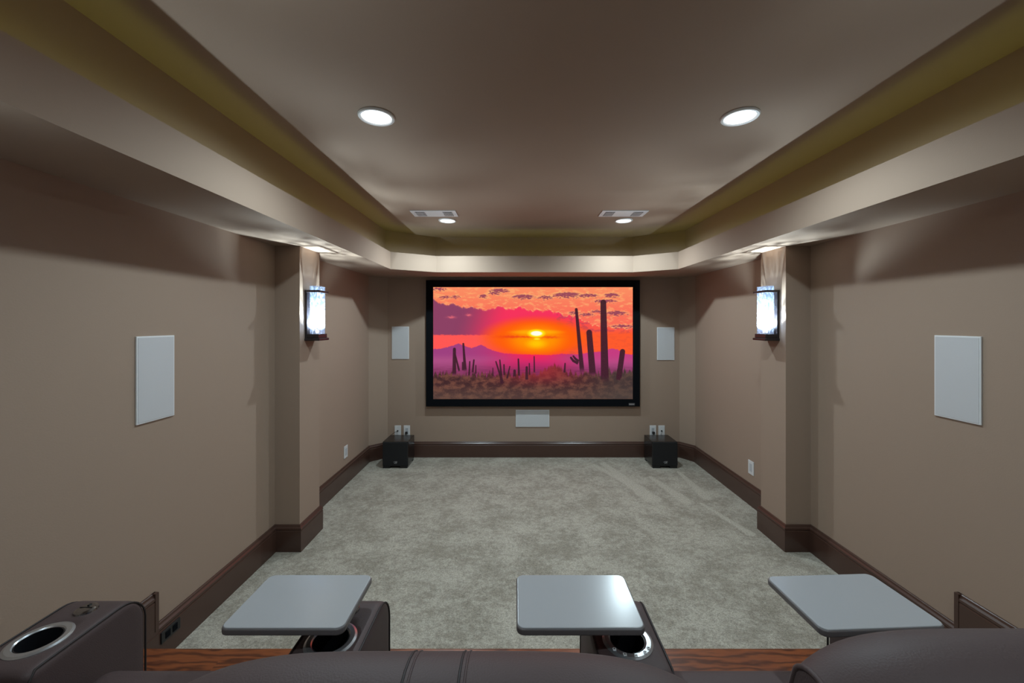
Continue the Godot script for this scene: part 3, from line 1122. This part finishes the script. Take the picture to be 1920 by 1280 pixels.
# back cushion of a recliner: rounded profile (distance, height) lofted across its width
func back_rest(t: Node3D, cx: float, half: float, top: float, seams: bool, lean: float) -> void:
	var prof := PackedVector2Array()
	# lean: the foot of the back is further forward than its top
	var foot := Vector2(0.60, -1.02)
	var head := Vector2(0.462 - lean, top)
	var ax := (head - foot).normalized()
	var nx := Vector2(ax.y, -ax.x)      # towards the front
	var th := 0.085
	var ln := (head - foot).length()
	for i in 9:
		prof.append(foot + ax * lerpf(0.0, ln - 0.075, i / 8.0) + nx * (th + 0.012 * sin(i * PI / 8)))
	for i in range(1, 12):
		var a := i * PI / 12
		prof.append(foot + ax * (ln - 0.075 + 0.075 * sin(a)) + nx * th * cos(a))
	for i in 9:
		prof.append(foot + ax * lerpf(ln - 0.075, 0.0, i / 8.0) - nx * th)
	var mid := foot + ax * ln * 0.55
	var loops := []
	var stations := 36
	for s in stations + 1:
		var u := -1.0 + 2.0 * s / stations
		u = sin(u * PI / 2 * 0.98) / sin(PI / 2 * 0.98)
		var inset := 0.040 * pow(absf(u), 5.0)
		loops.append(_back_loop(prof, mid, cx + u * half, inset))
	var mb := MB.new()
	mb.loft(loops, true, true, 1, false, -1)
	var b := obj("backrest", mb, M.leather, t)
	for u in [-1.0, 1.0]:
		mb = MB.new()
		mb.tube(_back_loop(prof, mid, cx + u * (half - 0.002), 0.0395), 0.004, 6)
		obj("welt", mb, M.leather, b)
	if seams:
		for u in [-0.036, 0.030]:
			for w in [0.0, 0.007]:
				mb = MB.new()
				mb.tube(_back_loop(prof, mid, cx + u + w, 0.0005), 0.0018, 6)
				obj("seam", mb, M.leather_seam if w == 0.0 else M.leather, b)


func _back_loop(prof: PackedVector2Array, mid: Vector2, x: float, inset: float) -> PackedVector3Array:
	var out := PackedVector3Array()
	for i in prof.size():
		var a := prof[(i - 1 + prof.size()) % prof.size()]
		var b := prof[(i + 1) % prof.size()]
		var tn := (b - a).normalized()
		var n := Vector2(tn.y, -tn.x)
		if n.dot(prof[i] - mid) < 0.0:
			n = -n
		var p := prof[i] - n * inset
		out.append(P(x, p.y, p.x))
	return out


func recliner(x0: float, x1: float, arms: Array, top: float, seams: bool, lean: float, label: String) -> Node3D:
	# x0, x1: inner faces of the two arms
	var cx := (x0 + x1) / 2
	var t := thing("recliner", label, "armchair", P(cx, FOOT, 0.85), "leather recliners in one row")
	var mb := MB.new()
	sl(mb, x0 + 0.006, x1 - 0.006, FOOT, -1.115, 0.62, 1.06, 0.01)
	obj("base", mb, M.leather, t)
	mb = MB.new()
	mb.pillow(P(x0 + 0.004, -1.12, 1.16), P(x1 - 0.004, -0.975, 0.66), 0.05, 0.05, 0.012)
	obj("seat", mb, M.leather, t)
	mb = MB.new()
	mb.pillow(P(x0 + 0.02, FOOT + 0.04, 1.125), P(x1 - 0.02, -1.122, 1.065), 0.02, 0.02, 0.0)
	obj("footrest", mb, M.leather, t)
	back_rest(t, cx, (x1 - x0) / 2 + 0.032, top, seams, lean)
	for a in arms:
		arm_rest(t, a[0], a[1], a[2])
		if a.size() > 3:
			tray(t, a[0], a[3], a[4], a[5])
	return t


# ------------------------------------------------------------------ scene
func _ready() -> void:
	var cam := Camera3D.new()
	cam.name = "camera"
	cam.position = Vector3(0, EYE, 0)
	var near := 0.05
	var f := 755.0
	cam.set_frustum(1280.0 / f * near, Vector2(-6.0, -35.0) / f * near, near, 60.0)
	cam.keep_aspect = Camera3D.KEEP_HEIGHT
	cam.current = true
	add_child(cam)
	var we := WorldEnvironment.new()
	we.name = "environment"
	var env := Environment.new()
	env.background_mode = Environment.BG_COLOR
	env.background_color = Color.BLACK
	env.tonemap_mode = Environment.TONE_MAPPER_LINEAR
	env.tonemap_exposure = 1.0
	env.sdfgi_enabled = true
	env.ssao_enabled = true
	env.ssil_enabled = true
	we.environment = env
	add_child(we)

	make_materials()
	build_shell()
	build_screen()
	downlight(-0.645, 1.873, "larger looking bright downlight over the left part of the carpet, away from the vents")
	downlight(1.045, 1.873, "larger looking bright downlight over the right part of the carpet, away from the vents")
	downlight(-0.635, 3.775, "small bright downlight next to the air vent left of the screen centre", 1.35)
	downlight(1.017, 3.775, "small bright downlight next to the air vent right of the screen centre", 1.35)
	sconce(WALL_L + 0.172, 1.0, 2.915, "glowing seeded glass sconce on the pilaster of the left wall")
	sconce(WALL_R - 0.172, -1.0, 2.915, "glowing seeded glass sconce on the pilaster of the right wall")
	# outside the picture, beside and over the seats: their light shows on the ceiling, the soffits and the chair backs
	sconce(WALL_L + 0.172, 1.0, 0.0, "glowing seeded glass sconce on the left pilaster beside the seat row")
	sconce(WALL_R - 0.172, -1.0, 0.0, "glowing seeded glass sconce on the right pilaster beside the seat row")
	downlight(-0.645, -0.03, "ceiling downlight behind the recliners on the left wall side", 0.55)
	downlight(1.045, -0.03, "ceiling downlight behind the recliners on the right wall side", 0.55)
	air_vent(-0.902, -0.510, "white ceiling air vent with two louvres, left of the screen centre")
	air_vent(0.745, 1.143, "white ceiling air vent with two louvres, right of the screen centre")
	front_speaker(-1.444, -1.244, -0.425, -0.044, "upright white speaker panel left of the projection screen")
	front_speaker(1.661, 1.864, -0.437, -0.053, "upright white speaker panel right of the projection screen")
	front_speaker(0.006, 0.400, -1.219, -1.019, "horizontal white speaker panel just under the projection screen")
	side_speaker(WALL_L, 1.0, "large white speaker panel on the left side wall")
	side_speaker(WALL_R, -1.0, "large white speaker panel on the right side wall")
	subwoofer(-1.436, -1.160, "black cube subwoofer in the corner left of the screen")
	subwoofer(1.482, 1.758, "black cube subwoofer in the corner right of the screen")
	front_plate(-1.375, 2, "white jack plate above the left subwoofer, nearer the angled corner", "white plates above the subwoofers")
	front_plate(-1.269, 1, "white socket plate with black plug above the left subwoofer", "white plates above the subwoofers")
	front_plate(1.6125, 1, "white socket plate with black plug above the right subwoofer", "white plates above the subwoofers")
	front_plate(1.714, 2, "white jack plate above the right subwoofer, nearer the angled corner", "white plates above the subwoofers")
	power_cord(-1.269, -0.02, "black plug and cord behind the left subwoofer")
	power_cord(1.6125, 0.02, "black plug and cord behind the right subwoofer")
	audio_cable(-1.375, 0.10, -1.0, "thin black cable arching down behind the left subwoofer")
	audio_cable(1.714, -0.10, -0.3, "thin black cable dropping behind the right subwoofer")
	side_plate(WALL_L, 1.0, 3.938, -1.260, "small white plate low on the left wall beyond the pilaster")
	side_plate(WALL_R, -1.0, 3.477, -1.250, "small white plate low on the right wall beside the pilaster")
	# black socket in the skirting by the platform
	var so := thing("skirting_socket", "black horizontal socket plate set in the brown skirting beside the platform", "socket", P(WALL_L + 0.019, -1.49, 1.915))
	var mb := MB.new()
	sl(mb, WALL_L + 0.018, WALL_L + 0.025, -1.488, -1.436, 1.862, 1.968, 0.002, 0)
	obj("plate", mb, M.black_plastic, so)
	mb = MB.new()
	for dd in [1.882, 1.922]:
		sl(mb, WALL_L + 0.022, WALL_L + 0.0275, -1.478, -1.446, dd, dd + 0.028, 0.003, 0)
	obj("socket_face", mb, M.black_velvet, so)
	# the row of recliners
	recliner(-1.180, -0.588, [[-1.273, true, false], [-0.493, true, false, -0.745, -0.431, 0.0]], -0.60, false, 0.24, "dark leather recliner beside the left wall with its armrest cup holder in full view")
	recliner(-0.400, 0.207, [[0.300, true, true, 0.003, 0.330, 0.0]], -0.4215, true, 0.0, "dark leather recliner in the middle of the row with double seam over its back")
	recliner(0.393, 0.997, [[1.090, true, false, 0.760, 1.090, deg_to_rad(2.5)]], -0.390, false, 0.0, "dark leather recliner beside the right wall, its tall back hiding its cup holder")
